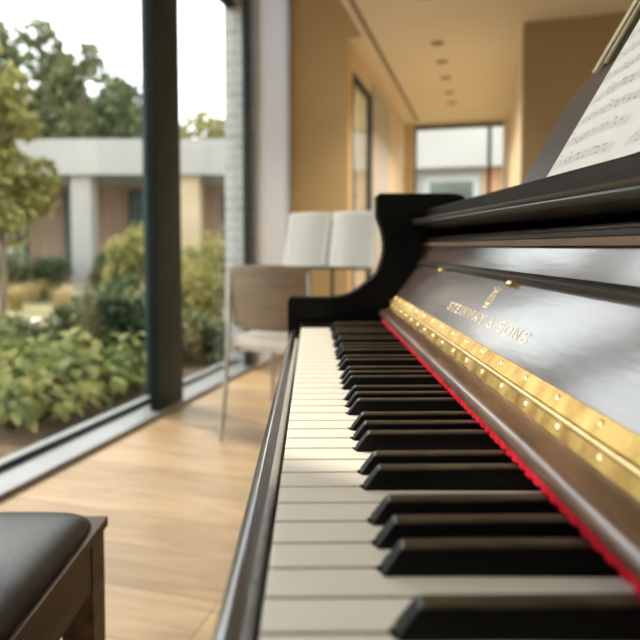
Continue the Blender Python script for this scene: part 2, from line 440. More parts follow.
# recessed ceiling lights in a row along the corridor
ords = ['nearest the camera at the picture top', 'second from the near end', 'third from the near end',
        'fourth from the near end', 'fifth from the near end', 'farthest, by the end window']
for i, Y in enumerate((4.23, 5.23, 5.76, 6.31, 6.91, 7.42)):
    t = empty('downlight', (-.42, Y, CEIL), 0, 'round recessed corridor ceiling light, ' + ords[i], 'ceiling light', 'recessed lights in the corridor ceiling')
    bm = bmesh.new()
    prof = [(.038, -.001), (.042, -.004), (.052, -.005), (.056, -.0005)]
    rings = [[bm.verts.new((r * math.cos(2 * PI * k / 24), r * math.sin(2 * PI * k / 24), z)) for k in range(24)] for r, z in prof]
    for a, b in zip(rings, rings[1:]):
        for k in range(24): bm.faces.new((a[k], a[(k + 1) % 24], b[(k + 1) % 24], b[k]))
    for k in range(24): bm.faces.new((rings[3][k], rings[3][(k + 1) % 24], rings[0][(k + 1) % 24], rings[0][k]))
    obj('trim_ring', bm, 'slot', t)
    ld = bpy.data.lights.new('added_fill_beam', 'SPOT'); ld.energy = 40; ld.color = (1, .88, .70); ld.spot_size = R(115); ld.spot_blend = .8; ld.shadow_soft_size = .035  # added beam: the fixtures look unlit, this lifts the dim ceiling
    lo = bpy.data.objects.new('added_fill_beam', ld); col.objects.link(lo); lo.parent = t; lo.location = (0, 0, -.012)
    obj('lamp_face', lathe(bmesh.new(), [(.039, -.0035), (.039, -.0005)], 24), 'light_in', t)

# ------------------------------------------------------------------ PIANO
PB = Vector((.27, .482, 0))
piano = empty('upright_piano', PW(PB.x, PB.y, 0), A_PIA,
              'dark rosewood low upright piano with open keyboard, brass hinge and lettered fallboard', 'piano')
def pp(name, bm, m, parent=piano, **k):
    bmesh.ops.translate(bm, verts=bm.verts, vec=-PB)
    return obj(name, bm, m, parent, **k)
Y0, Y1 = -.187, 1.150                   # clear width between the two cheeks
KZ = .735                               # top of the white keys

# cheeks (whole side boards with the scroll)
side = [(-.0435, .600), (-.0447, .775), (-.041, .7812), (-.002, .7812), (.030, .7815), (.0485, .7830), (.0640, .7862), (.0757, .7905), (.090, .7990), (.1039, .8105),
        (.1165, .8200), (.1265, .8300), (.1325, .8430), (.1373, .8580), (.1405, .8730), (.1410, .888), (.1385, .906), (.1345, .922), (.1300, .9330), (.1300, .9360), (.1270, .9400),
        (.1265, .9790), (.1300, .9825), (.270, .9825), (.284, .980), (.292, .974), (.296, .9655), (.33, .9655), (.585, .9655), (.585, .0), (.23, .0), (.21, .05), (.21, .600)]
for y0, y1 in ((Y1, Y1 + .042), (Y0 - .042, Y0)):
    o = pp('cheek', prism_y(bmesh.new(), side, y0, y1), 'black', bevel=.0025)
# legs and toes under the cheeks
for y0, y1 in ((Y1 - .005, Y1 + .04), (Y0 - .04, Y0 + .005)):
    yc = (y0 + y1) / 2
    bm = bmesh.new()
    for z0, z1, h in ((.0, .05, .032), (.05, .50, .024), (.50, .60, .034)):
        box(bm, -.010 - h * .9, -.010 + h * .9, yc - h, yc + h, z0, z1)
    pp('leg', bm, 'black', bevel=.004)
    pp('toe_block', nbox(-.042, .23, yc - .03, yc + .03, .0, .07), 'black', bevel=.006)
pp('keybed', nbox(-.034, .58, Y0, Y1, .600, .664), 'wood', bevel=.004)
pp('lower_panel', nbox(.215, .24, Y0, Y1, .05, .600), 'wood', bevel=.003)
pp('back', nbox(.56, .585, Y0, Y1, .05, .945), 'black')
# key slip: rounded outer edge, flat top, dark inner face
slip = [(-.0425, .664), (-.0425, .712)] + arc(-.0355, .716, .0070, 180, 75, 6) + [(-.0290, .7230), (-.0262, .7205), (-.0240, .7150), (-.0238, .664)]
pp('key_slip', prism_y(bmesh.new(), slip, Y0, Y1), 'slip')
# key blocks
for y0, y1 in ((1.0945, Y1), (Y0, -.1315)):
    pp('key_block', nbox(-.0225, .155, y0 + .0005, y1 - .0005, .664, .7395), 'black', bevel=.004, bseg=3)

# --- keys
KW = .0235
def gy(n): return .2226 + KW * n         # gap n along the keyboard
BLK = set([0, 2, 3, 4, 6, 7, 9, 10, 11, 13, 14, 15, 17, 18, 19, 21, 22, 24, 25, 26, 28, 29, 31, 32, 33, 35, 36, -2, -3, -5, -6, -7, -9, -10, -12, -13, -14])
def off(n):                              # the near keys of a group sit a little towards the near end
    k = 0
    while n + k + 1 in BLK: k += 1
    return (-.0013, -.0026, -.0038)[min(k, 2)]
for n in range(-15, 37):
    y0, y1 = gy(n) + .0009, gy(n + 1) - .0009
    a = max(y0, gy(n) + off(n) + .0060) if n in BLK else y0
    b = min(y1, gy(n + 1) + off(n + 1) - .0060) if n + 1 in BLK else y1
    xf, xn, xr = -.0200, .0304, .160
    pts = [(xf, y0), (xn, y0)]
    if a != y0: pts += [(xn, a)]
    pts += [(xr, a), (xr, b)]
    if b != y1: pts += [(xn, b)]
    pts += [(xn, y1), (xf, y1)]
    if a == y0: pts.remove((xn, y0))
    if b == y1: pts.remove((xn, y1))
    bm = prism_z(bmesh.new(), pts, .668, KZ)
    # top rim softened
    es = [e for e in bm.edges if all(abs(v.co.z - KZ) < 1e-6 for v in e.verts)]
    bmesh.ops.bevel(bm, geom=es, offset=.0015, segments=3, affect='EDGES', profile=.6)
    o = pp('white_key', bm, 'ivory')
    o.data.materials.append(M['keywood'])
    for p in o.data.polygons:
        if abs(p.normal.y) > .95: p.material_index = 1
for n in sorted(BLK):
    c = gy(n) + off(n); h = .0134
    bm = bmesh.new()
    # bottom outline, shoulder outline, top outline
    rings = []
    for x0, x1, w_, z in ((.0318, .150, .0053, .668), (.0318, .150, .0053, KZ + .0012), (.0400, .150, .0044, KZ + h - .0012), (.0418, .150, .0035, KZ + h)):
        rings.append([bm.verts.new(p) for p in ((x0, c - w_, z), (x1, c - w_, z), (x1, c + w_, z), (x0, c + w_, z))])
    for p, q in zip(rings, rings[1:]):
        for k in range(4): bm.faces.new((p[k], p[(k + 1) % 4], q[(k + 1) % 4], q[k]))
    bm.faces.new(rings[0][::-1]); bm.faces.new(rings[-1])
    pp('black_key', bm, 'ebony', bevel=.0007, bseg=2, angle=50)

# --- felt strip (gently scalloped) hanging under the nose of the fallboard
bm = bmesh.new(); rows = []
N = 420
for i in range(N + 1):
    y = Y0 + .002 + (1.065 - Y0) * i / N
    b_ = .0013 * math.sin(y * 2 * PI / .0118) + .0008 * noise.noise(Vector((y * 90, 0, 0)))
    rows.append([bm.verts.new(p) for p in ((.1262 + b_, y, KZ + .0139), (.1246 + b_, y, KZ + .0158), (.1262, y, KZ + .0184), (.1325, y, KZ + .0184), (.1325, y, KZ + .0139))])
for p, q in zip(rows, rows[1:]):
    for k in range(5): bm.faces.new((p[k], p[(k + 1) % 5], q[(k + 1) % 5], q[k]))
bm.faces.new(rows[0]); bm.faces.new(rows[-1][::-1])
pp('felt_strip', bm, 'felt')
# red felt bushings seen between the keys
bm = bmesh.new()
for n in range(-15, 37):
    y0, y1 = gy(n), gy(n + 1)
    a = y0 + (.0062 if n in BLK else .0006); b = y1 - (.0102 if n + 1 in BLK else .0006)
    box(bm, .1400, .1460, a + .0003, b - .0003, KZ + .0006, KZ + .0156)
pp('felt_bushing', bm, 'felt', bevel=.0006)

# --- fallboard: nose strip, hinge, panel with lip, upper flap
nose = [(.1275, .7547), (.1263, .7552), (.1262, .7562), (.1270, .7590), (.1274, .7604), (.1286, .7622), (.1315, .7642), (.1355, .7659), (.1405, .7675), (.1464, .7696), (.1510, .7800), (.190, .7800), (.190, .7547)]
nose = [(x, z - .0012) for x, z in nose]
pp('nose_strip', prism_y(bmesh.new(), nose, Y0 + .001, Y1 - .001), 'strip', angle=30)
NV = Vector((-.8137, 0, .5812))          # outward normal of the fallboard
TV = Vector((.5812, 0, .8137))           # up the fallboard
HB = Vector((.1510, 0, .7790))          # foot of the fallboard at the hinge
def fb(t, nn, y=0):                      # up the board, out of the board
    p = HB + TV * t + NV * nn
    return Vector((p.x, y, p.z))
def fbp(pts): return [(fb(t, n).x, fb(t, n).z) for t, n in pts]
fall = pp('fallboard', prism_y(bmesh.new(), fbp([(0, 0), (.0940, 0), (.0940, -.016), (0, -.016)]), Y0 + .002, Y1 - .002), 'panel', angle=20)
def fpart(name, bm, m, parent=None, **k): return pp(name, bm, m, parent or fall, **k)
lip = fbp([(.0840, .0002), (.0846, .0062), (.0860, .0074), (.0897, .0070), (.0934, .0054), (.0944, .0002)])
fpart('lip', prism_y(bmesh.new(), lip, Y0 + .02, Y1 - .03), 'wood')
fa, fc = fb(.0944, .0012), fb(.0944, -.016)
flap = [(fa.x, fa.z), (fa.x + .0107, .8815), (fa.x + .0125, .8832), (fa.x + .028, .8832), (fc.x + .004, fc.z)]
fpart('upper_flap', prism_y(bmesh.new(), flap, Y0 + .002, Y1 - .002), 'panel', angle=20)
fpart('flap_edge', prism_y(bmesh.new(), [(.2130, .8835), (.2130, .8896), (.2150, .8905), (.250, .8905), (.250, .8835)], Y0 + .002, Y1 - .002), 'edge')
for yc in (.908, .588, .16):
    fpart('catch', prism_y(bmesh.new(), fbp([(.0790, .0002), (.0790, .0042), (.0838, .0042), (.0838, .0002)]), yc - .008, yc + .008), 'brassb', bevel=.0008)

# --- piano hinge
hinge = pp('piano_hinge', prism_y(bmesh.new(), [(.1470, .7682), (.1462, .7686), (.1500, .7786), (.1510, .7784)], Y0 + .004, Y1 - .012), 'brass', smooth=False)
def hpart(name, bm, m, **k): return pp(name, bm, m, hinge, **k)
hpart('upper_leaf', prism_y(bmesh.new(), fbp([(.0, .0001), (.0, .0013), (.0142, .0013), (.0146, .0001)]), Y0 + .004, Y1 - .012), 'brass', smooth=False)
bm = bmesh.new(); y = Y0 + .004
KN = (.1498, .7792)
while y < Y1 - .013:
    y2 = min(y + .0247, Y1 - .012)
    prism_y(bm, arc(KN[0], KN[1], .0026, 0, 360, 12)[:-1], y, y2 - .0004)
    y = y2
hpart('knuckle', bm, 'brassb')
def screw_bm(p, nrm, r=.0026):
    q = Vector((0, 0, 1)).rotation_difference(nrm)
    M4 = Matrix.Translation(p) @ q.to_matrix().to_4x4()
    bm = lathe(bmesh.new(), [(r, -.0004), (r, .0002), (r * .8, .0008), (r * .45, .0011), (.0002, .0012)], 12, M4)
    return bm
nl = Vector((-.935, 0, .355)).normalized()
for k in range(19):
    y = .142 + .0534 * k
    if y < 1.12: hpart('screw', screw_bm(Vector((.1480, y, .7735)), nl), 'brassb')
for k in range(18):
    y = .147 + .0565 * k
    if y < 1.12: hpart('screw', screw_bm(fb(.0090, .0013, y), NV), 'brassb')

# --- lettering and lyre inlaid on the fallboard
GL = {
 'S': ([[(.84, .80), (.70, .95), (.48, 1.0), (.24, .93), (.15, .76), (.26, .60), (.50, .50), (.76, .40), (.87, .24), (.76, .07), (.52, 0), (.28, .05), (.12, .22)]], [((.84, .72), (.84, .96)), ((.12, .06), (.12, .28))]),
 'T': ([[(.5, 0), (.5, 1)], [(.05, .97), (.95, .97)]], [((.33, .02), (.67, .02)), ((.05, .80), (.05, .98)), ((.95, .80), (.95, .98))]),
 'E': ([[(.22, 0), (.22, 1)], [(.22, .97), (.86, .97)], [(.22, .52), (.68, .52)], [(.22, .03), (.88, .03)]], [((.08, .98), (.3, .98)), ((.08, .02), (.3, .02)), ((.86, .82), (.86, .98)), ((.88, .02), (.88, .2)), ((.68, .42), (.68, .62))]),
 'I': ([[(.5, 0), (.5, 1)]], [((.3, .02), (.7, .02)), ((.3, .98), (.7, .98))]),
 'N': ([[(.16, 0), (.16, 1), (.84, 0), (.84, 1)]], [((.02, .02), (.3, .02)), ((.02, .98), (.2, .98)), ((.7, .98), (.98, .98))]),
 'W': ([[(.08, 1), (.30, 0), (.52, .95), (.74, 0), (.96, 1)]], [((-.04, .98), (.2, .98)), ((.84, .98), (1.08, .98))]),
 'A': ([[(.10, 0), (.5, 1), (.90, 0)], [(.25, .35), (.75, .35)]], [((0, .02), (.24, .02)), ((.76, .02), (1.0, .02))]),
 'Y': ([[(.08, 1), (.5, .46), (.92, 1)], [(.5, .46), (.5, 0)]], [((.33, .02), (.67, .02)), ((-.04, .98), (.22, .98)), ((.78, .98), (1.04, .98))]),
 'O': ([[(.5 + .42 * math.cos(2 * PI * k / 18), .5 + .5 * math.sin(2 * PI * k / 18)) for k in range(19)]], []),
 '&': ([[(.88, .34), (.70, .10), (.46, 0), (.22, .08), (.13, .28), (.26, .48), (.52, .64), (.62, .82), (.48, .98), (.32, .86), (.36, .66), (.60, .34), (.90, 0)]], []),
}
def ribbon(bm, pts, w_, place):
    """a flat stroke of constant width through (u, v) points"""
    pts = [Vector((p[0], p[1], 0)) for p in pts]
    L, Rr = [], []
    closed = (pts[0] - pts[-1]).length < 1e-6
    for i, p in enumerate(pts):
        if closed:
            t = (pts[(i + 1) % (len(pts) - 1)] - pts[(i - 1) % (len(pts) - 1)])
        else:
            t = pts[min(i + 1, len(pts) - 1)] - pts[max(i - 1, 0)]
        t.normalize(); nrm = Vector((-t.y, t.x, 0))
        L.append(bm.verts.new(place(p + nrm * w_ / 2))); Rr.append(bm.verts.new(place(p - nrm * w_ / 2)))
    for i in range(len(pts) - 1):
        bm.faces.new((L[i], L[i + 1], Rr[i + 1], Rr[i]))
def solidify(bm, vec):
    r = bmesh.ops.extrude_face_region(bm, geom=bm.faces[:])
    bmesh.ops.translate(bm, verts=[v for v in r['geom'] if isinstance(v, bmesh.types.BMVert)], vec=vec)
    return bm
H_L = .0101; T0 = .0321
u = .750
adv = {'S': .0196, 'T': .0196, 'E': .0187, 'I': .0114, 'N': .0214, 'W': .0262, 'A': .0214, 'Y': .0205, '&': .0222, 'O': .0222, ' ': .0095}
for ch in 'STEINWAY & SONS':
    if ch != ' ':
        w_ = adv[ch] * .80
        bm = bmesh.new()
        def place(p, u=u, w_=w_):
            return fb(T0 + p.y, .0001, u - p.x)
        strokes, serifs = GL[ch]
        for s in strokes:
            pts = [(x * w_, y * H_L) for x, y in s]
            ribbon(bm, pts, .0015, place)
        for a, b in serifs:
            ribbon(bm, [(a[0] * w_, a[1] * H_L), (b[0] * w_, b[1] * H_L)], .0009, place)
        solidify(bm, NV * .0002)
        fpart('letter', bm, 'inlay', smooth=False)
    u -= adv[ch]
bm = bmesh.new()
LY, LT = .621, .0500                    # lyre emblem
def placeL(p): return fb(LT + p.y * .92, .0001, LY - p.x * .92)
for s in (-1, 1):
    ribbon(bm, [(s * x, y) for x, y in ((.0022, .0035), (.0068, .0050), (.0100, .0085), (.0098, .0125), (.0072, .0165), (.0062, .0205), (.0078, .0240), (.0112, .0268), (.0130, .0250))], .0019, placeL)
    ribbon(bm, [(s * .0018, .006), (s * .0018, .0215)], .0008, placeL)
    ribbon(bm, [(s * .0045, .0075), (s * .0042, .0215)], .0008, placeL)
    ribbon(bm, [(s * .0022, .0035), (s * .0050, .0006), (s * .0085, .0002)], .0016, placeL)
ribbon(bm, [(-.0075, .0218), (.0075, .0218)], .0015, placeL)
ribbon(bm, [(-.0060, .0052), (.0060, .0052)], .0020, placeL)
ribbon(bm, [(-.0062, .0100), (-.0040, .0128), (-.0062, .0156)], .0014, placeL)
ribbon(bm, [(.0062, .0100), (.0040, .0128), (.0062, .0156)], .0014, placeL)
ribbon(bm, [(0, .0218), (0, .0292)], .0020, placeL)
ribbon(bm, [(-.0085, .0003), (.0085, .0003)], .0016, placeL)
fpart('lyre_emblem', solidify(bm, NV * .0002), 'inlay', smooth=False)

# --- rail, shelf, lid
TL = .0135                               # the shelf climbs a little towards the far end
def lift(y): return TL * (y - .3)
pp('upper_rail', prism_y(bmesh.new(), [(.2230, .8912), (.2230, .8955), (.2200, .8962), (.2192, .8982), (.2210, .9000), (.262, .9000), (.262, .8912)], Y0, Y1), 'wood', angle=25)
shelf = [(.265, .9045), (.215, .9060), (.1975, .9110), (.1930, .9120), (.1910, .9138), (.1904, .9160), (.1912, .9178), (.1897, .9188), (.1894, .9208), (.1910, .9226), (.1950, .9232), (.265, .9232)]
pp('music_shelf', prism_y(bmesh.new(), shelf, Y0, Y1, lift(Y0), lift(Y1)), 'wood', angle=30)
lid = [(.2165, .9233), (.2160, .9420), (.2185, .9445), (.228, .9450), (.2285, .9435), (.555, .9435), (.555, .9233)]
pp('lid', prism_y(bmesh.new(), lid, Y0, Y1, lift(Y0) * .8, lift(Y1) * .8), 'lidwood', angle=30)
# --- music desk leaning on the lid
DT = Vector((.500, 0, .866)); DN = Vector((-.866, 0, .500)); DB = Vector((.2400, 0, .9495))
def dk(t, n, y): 
    p = DB + DT * t + DN * n
    return Vector((p.x, y, p.z))
def desk_board(outline, n0, n1):
    bm = bmesh.new()
    a = [bm.verts.new(dk(t, n0, y)) for y, t in outline]; b = [bm.verts.new(dk(t, n1, y)) for y, t in outline]
    bm.faces.new(a); bm.faces.new(b[::-1])
    for i in range(len(a)):
        j = (i + 1) % len(a); bm.faces.new((a[i], a[j], b[j], b[i]))
    return bm
YD = .700
outl = [(-.10, 0), (YD, 0), (YD - .002, .112), (YD - .007, .128), (YD - .018, .138), (YD - .03, .141), (-.10, .141)]
desk = pp('music_desk', desk_board(outl, -.010, 0), 'desk', bevel=.002)
ut = [(-.10, .1415), (.666, .1415), (.666, .26), (-.10, .26)]
pp('upper_panel', desk_board(ut, -.008, -.001), 'black', desk)
pp('edge_strip', desk_board([(.657, .142), (.667, .142), (.667, .26), (.657, .26)], -.007, .0035), 'silverrail', desk, bevel=.0008)
pp('edge_strip', desk_board([(.6480, .150), (.6520, .150), (.6520, .26), (.6480, .26)], -.002, .0015), 'silverrail', desk, bevel=.0005)

# --- open music on the piano
SH = empty('sheet_music', PW(.235, .44, .95), A_PIA, 'open printed music leaning on the piano music desk at the right edge of the picture', 'sheet music')
SO = Vector((.235, .44, .95))
def sp(name, bm, m, parent, **k):
    bmesh.ops.translate(bm, verts=bm.verts, vec=-SO)
    return obj(name, bm, m, parent, **k)
PH = .215
def page_pt(v, s, sgn, off=0):          # v across the page 0..1 from the gutter, s up the page
    y = .472 + sgn * .142 * v
    bulge = .0045 + .0060 * math.sin(PI * min(1, v * 1.05)) * (1 - .3 * v) * math.exp(-1.2 * v)
    if v > .9: bulge -= .002 * (v - .9) / .1
    return dk(-.004 + s, bulge + off, y)
def page(sgn, par, nm):
    bm = bmesh.new(); g = []
    NU = 24
    for i in range(NU + 1):
        g.append([bm.verts.new(page_pt(i / NU, PH * j / 12, sgn)) for j in range(13)])
    for i in range(NU):
        for j in range(12): bm.faces.new((g[i][j], g[i + 1][j], g[i + 1][j + 1], g[i][j + 1]))
    solidify(bm, DN * -.0018)
    return sp(nm, bm, 'paper', par)
def print_page(sgn, par):
    bm = bmesh.new()
    rr = random.Random(3 + sgn)
    def P(v, s): return page_pt(v, s, sgn, .00025)
    def strip(v0, v1, s0, s1):
        n = max(1, int((v1 - v0) * 22)); prev = None
        for i in range(n + 1):
            v = v0 + (v1 - v0) * i / n
            c = (bm.verts.new(P(v, s0)), bm.verts.new(P(v, s1)))
            if prev: bm.faces.new((prev[0], c[0], c[1], prev[1]))
            prev = c
    for k in range(8):
        b0 = .012 + k * .0248
        for l in range(5): strip(.08, .93, b0 + l * .0021, b0 + l * .0021 + .00032)
        v = .15
        while v < .9:
            hgt = b0 + rr.uniform(-.001, .0085)
            strip(v - .010, v + .010, hgt, hgt + .0019)
            strip(v + .008, v + .0105, hgt, hgt + .0075)
            if rr.random() < .4: strip(v + .008, v + .052, hgt + .0068, hgt + .0080)
            v += rr.uniform(.05, .12)
        for vb in (.08, .36, .63, .927): strip(vb, vb + .003, b0, b0 + .0088)
    sp('printed_staves', bm, 'palink', par, smooth=False)
for sgn in (1, -1):
    pg = page(sgn, SH, 'page'); print_page(sgn, pg)

# ------------------------------------------------------------------ BENCH
bz = .487
BC = PW(-.475, .492, 0)
bench = empty('piano_bench', BC, A_PIA, 'black leather topped piano bench with brown wooden frame at lower left', 'bench')
hx, hy = .174, .376
bm = bmesh.new()
# padded cushion: superellipse dome
nx, ny = 28, 44; g = []
cx_, cy_ = hx - .007, hy - .007
for i in range(nx + 1):
    row = []
    for j in range(ny + 1):
        a = -1 + 2 * i / nx; b = -1 + 2 * j / ny
        a = math.copysign(1 - (1 - abs(a)) ** 1.7, a); b = math.copysign(1 - (1 - abs(b)) ** 1.7, b)
        e = max(0, 1 - abs(a) ** 9) ** .5 * max(0, 1 - abs(b) ** 14) ** .5
        sq = 1 - .05 * (abs(a) ** 6) * (abs(b) ** 10)
        row.append(bm.verts.new((a * cx_ * sq, b * cy_ * sq, bz + .0005 + .024 * e + .006 * (1 - a * a) * (1 - b * b))))
    g.append(row)
for i in range(nx):
    for j in range(ny): bm.faces.new((g[i][j], g[i + 1][j], g[i + 1][j + 1], g[i][j + 1]))
border = [g[i][0] for i in range(nx + 1)] + [g[nx][j] for j in range(1, ny + 1)] + [g[i][ny] for i in range(nx - 1, -1, -1)] + [g[0][j] for j in range(ny - 1, 0, -1)]
bm.faces.new(border[::-1])
obj('cushion', bm, 'leather', bench, angle=60)
bm = bmesh.new()
box(bm, -hx, hx, -hy, hy, bz - .014, bz)
fr_ = obj('seat_frame', bm, 'benchwood', bench, bevel=.004)
for x0, x1, y0, y1 in ((-hx + .006, hx - .006, hy - .024, hy - .006), (-hx + .006, hx - .006, -hy + .006, -hy + .024), (-hx + .006, -hx + .024, -hy + .024, hy - .024), (hx - .024, hx - .006, -hy + .024, hy - .024)):
    obj('apron', nbox(x0, x1, y0, y1, bz - .082, bz - .0145), 'benchwood', bench, bevel=.002)
for sx in (-1, 1):
    for sy in (-1, 1):
        bm = bmesh.new()
        x, y = sx * (hx - .028), sy * (hy - .028)
        p = [(x - .0235, y - .0235), (x + .0235, y - .0235), (x + .0235, y + .0235), (x - .0235, y + .0235)]
        q = [(x - .017 + sx * .004, y - .017 + sy * .004), (x + .017 + sx * .004, y - .017 + sy * .004), (x + .017 + sx * .004, y + .017 + sy * .004), (x - .017 + sx * .004, y + .017 + sy * .004)]
        a = [bm.verts.new((*c, bz - .0145)) for c in p]; m_ = [bm.verts.new((*c, bz - .09)) for c in p]; b = [bm.verts.new((*c, 0)) for c in q]
        bm.faces.new(a); bm.faces.new(b[::-1])
        for k in range(4):
            bm.faces.new((a[k], a[(k + 1) % 4], m_[(k + 1) % 4], m_[k])); bm.faces.new((m_[k], m_[(k + 1) % 4], b[(k + 1) % 4], b[k]))
        obj('leg', bm, 'benchwood', bench, bevel=.003)

# ------------------------------------------------------------------ CHAIR
chair = empty('side_chair', (-.888, 2.685, 0), R(-10), 'steel legged side chair with brown veneer backrest and cream seat', 'chair')
bm = bmesh.new(); g = []
NX, NZ = 20, 10
for i in range(NX + 1):
    a = -1 + 2 * i / NX; row = []
    for j in range(NZ + 1):
        b = j / NZ
        zz = .512 + .292 * b
        wd = .205 * (1 - .05 * (1 - b)) 
        cz = .012 * abs(a) ** 6 * (1 if b < .5 else -1) * abs(2 * b - 1)
        row.append(bm.verts.new((a * wd, -.185 - .028 * b - .045 * (1 - a * a), zz + cz)))
    g.append(row)
for i in range(NX):
    for j in range(NZ): bm.faces.new((g[i][j], g[i + 1][j], g[i + 1][j + 1], g[i][j + 1]))
solidify(bm, Vector((0, .010, 0)))
obj('backrest', bm, 'chairwood', chair, bevel=.002, angle=60)
bm = nbox(-.215, .215, -.195, .215, .425, .476)
bmesh.ops.subdivide_edges(bm, edges=bm.edges[:], cuts=1, use_grid_fill=True)
obj('seat', bm, 'cushion', chair, bevel=.018, bseg=4, angle=60)
bm = bmesh.new()
for y in (-.16, .17): tube(bm, [(-.205, y, .414), (.205, y, .414)], .009)
for x in (-.19, .19): tube(bm, [(x, -.19, .414), (x, .19, .414)], .009)
obj('seat_rail', bm, 'steel', chair)
for s in (-1, 1):
    obj('leg', tube(bmesh.new(), [(s * .232, -.245, 0), (s * .220, -.222, .22), (s * .212, -.208, .44), (s * .207, -.200, .60), (s * .200, -.206, .775)], .0105, 12), 'steel', chair)
    obj('leg', tube(bmesh.new(), [(s * .222, .215, 0), (s * .214, .205, .22), (s * .205, .185, .43)], .0105, 12), 'steel', chair)

# ------------------------------------------------------------------ MUSIC STAND and its book
st = empty('music_stand', (*CW(.045, 3.42)[:2], 0), R(-10), 'black music stand behind the side chair holding an open score', 'music stand')
obj('post', tube(bmesh.new(), [(0, .06, .20), (0, .06, .80)], .011, 12), 'blackmetal', st)
for k in range(3):
    a = R(90 + 120 * k)
    obj('leg', tube(bmesh.new(), [(0, .06, .26), (.15 * math.cos(a), .06 + .15 * math.sin(a), .07), (.27 * math.cos(a), .06 + .27 * math.sin(a), .009)], .008, 10), 'blackmetal', st)
ST, SN, SB = Vector((0, .26, .9656)), Vector((0, -.9656, .26)), Vector((0, -.005, .765))
def sd(x, t, n):
    return SB + Vector((x, 0, 0)) + ST * t + SN * n
def slab(x0, x1, t0, t1, n0, n1, bm=None):
    bm = bm or bmesh.new()
    vs = [bm.verts.new(sd(x, t, n)) for n in (n0, n1) for x, t in ((x0, t0), (x1, t0), (x1, t1), (x0, t1))]
    for f in ((0, 3, 2, 1), (4, 5, 6, 7), (0, 1, 5, 4), (1, 2, 6, 5), (2, 3, 7, 6), (3, 0, 4, 7)): bm.faces.new([vs[i] for i in f])
    return bm
tr = obj('desk', slab(-.26, .26, 0, .28, -.006, -.001), 'blackmetal', st, bevel=.002)
obj('ledge', slab(-.26, .26, -.008, -.002, -.006, .045), 'blackmetal', tr, bevel=.001)
obj('clamp', nbox(-.016, .016, .03, .082, .78, .82), 'blackmetal', st, bevel=.004)
bk = empty('open_score', st.matrix_basis @ Vector((0, -.02, .765)), R(-10), 'open white score with two printed pages resting on the black music stand', 'music book')
for sgn in (-1, 1):
    bm = bmesh.new(); g = []
    def bp(v, s, off=0):
        return sd(sgn * (.006 + .275 * v), .001 + s, .004 + .026 * math.sin(PI * min(1, .12 + v * .8)) * (1 - .55 * v) + off + .006 * v) - Vector((0, -.02, .765))
    for i in range(17): g.append([bm.verts.new(bp(i / 16, .325 * j / 8)) for j in range(9)])
    for i in range(16):
        for j in range(8): bm.faces.new((g[i][j], g[i + 1][j], g[i + 1][j + 1], g[i][j + 1]))
    solidify(bm, SN * -.0035)
    pg = obj('page', bm, 'paper', bk)
    bm = bmesh.new()
    rr = random.Random(5 + sgn)
    def stp(v0, v1, s0, s1):
        prev = None
        n = max(1, int((v1 - v0) * 14))
        for i in range(n + 1):
            v = v0 + (v1 - v0) * i / n
            c = (bm.verts.new(bp(v, s0, .0004)), bm.verts.new(bp(v, s1, .0004)))
            if prev: bm.faces.new((prev[0], c[0], c[1], prev[1]))
            prev = c
    for k in range(9):
        b0 = .025 + k * .032
        for l in range(5): stp(.1, .92, b0 + l * .003, b0 + l * .003 + .0010)
        v = .14
        while v < .88:
            h_ = b0 + rr.uniform(0, .012); stp(v - .008, v + .008, h_, h_ + .003); stp(v + .006, v + .009, h_, h_ + .011); v += rr.uniform(.04, .1)
    obj('printed_staves', bm, 'ink', pg, smooth=False)

# ------------------------------------------------------------------ GARDEN
GZ = -.10
g_ = nbox(-45, XO, -12, 45, GZ - .2, GZ); box(g_, XO, 30, 8.66, 45, GZ - .2, GZ)
struct('ground', g_, 'lawn', smooth=False)
struct('planting_bed', nbox(-4.3, XO - .01, .2, 9.5, GZ, GZ + .03), 'soil', smooth=False)
bm = bmesh.new()
pth = [CW(-7.0, 7.2), CW(-4.3, 6.8), CW(-2.7, 8.3), CW(-1.5, 9.3), CW(-.9, 9.6)]
prev = None
for i, p in enumerate(pth):
    wd = .95
    c = [bm.verts.new((p.x, p.y - wd, GZ + .012)), bm.verts.new((p.x, p.y + wd, GZ + .012))]
    if prev: bm.faces.new((prev[0], c[0], c[1], prev[1]))
    prev = c
r_ = bmesh.ops.extrude_face_region(bm, geom=bm.faces[:])
bmesh.ops.translate(bm, verts=[v for v in r_['geom'] if isinstance(v, bmesh.types.BMVert)], vec=(0, 0, .03))
struct('garden_path', bm, 'path', smooth=False)

def leaf(bm, p, d, n, L, W):
    """a pointed leaf folded along its midrib"""
    d = d.normalized(); s = d.cross(n)
    if s.length < 1e-4: s = d.orthogonal()
    s.normalize(); n2 = s.cross(d)
    a = bm.verts.new(p); t = bm.verts.new(p + d * L - n2 * L * .18)
    m1 = bm.verts.new(p + d * L * .5); 
    l = bm.verts.new(p + d * L * .45 + s * W / 2 + n2 * W * .15); r = bm.verts.new(p + d * L * .45 - s * W / 2 + n2 * W * .15)
    bm.faces.new((a, r, m1)); bm.faces.new((r, t, m1)); bm.faces.new((m1, t, l)); bm.faces.new((a, m1, l))
def rv(r): 
    while True:
        v = Vector((r.uniform(-1, 1), r.uniform(-1, 1), r.uniform(-1, 1)))
        if .05 < v.length < 1: return v
def foliage(r, blobs, count, L, W, shell=.55):
    bm = bmesh.new()
    tot = sum(b[1] ** 2 for b in blobs)
    for c, rad, sq in blobs:
        for _ in range(int(count * rad * rad / tot)):
            v = rv(r); v = v.normalized() * (shell + (1 - shell) * r.random()) if r.random() < .8 else v
            p = c + Vector((v.x * rad, v.y * rad, v.z * rad * sq))
            d = (v.normalized() * .6 + rv(r) * .8); n = Vector((0, 0, 1)) + rv(r) * .7
            k = r.uniform(.7, 1.3)
            leaf(bm, p, d, n, L * k, W * k)
    return bm
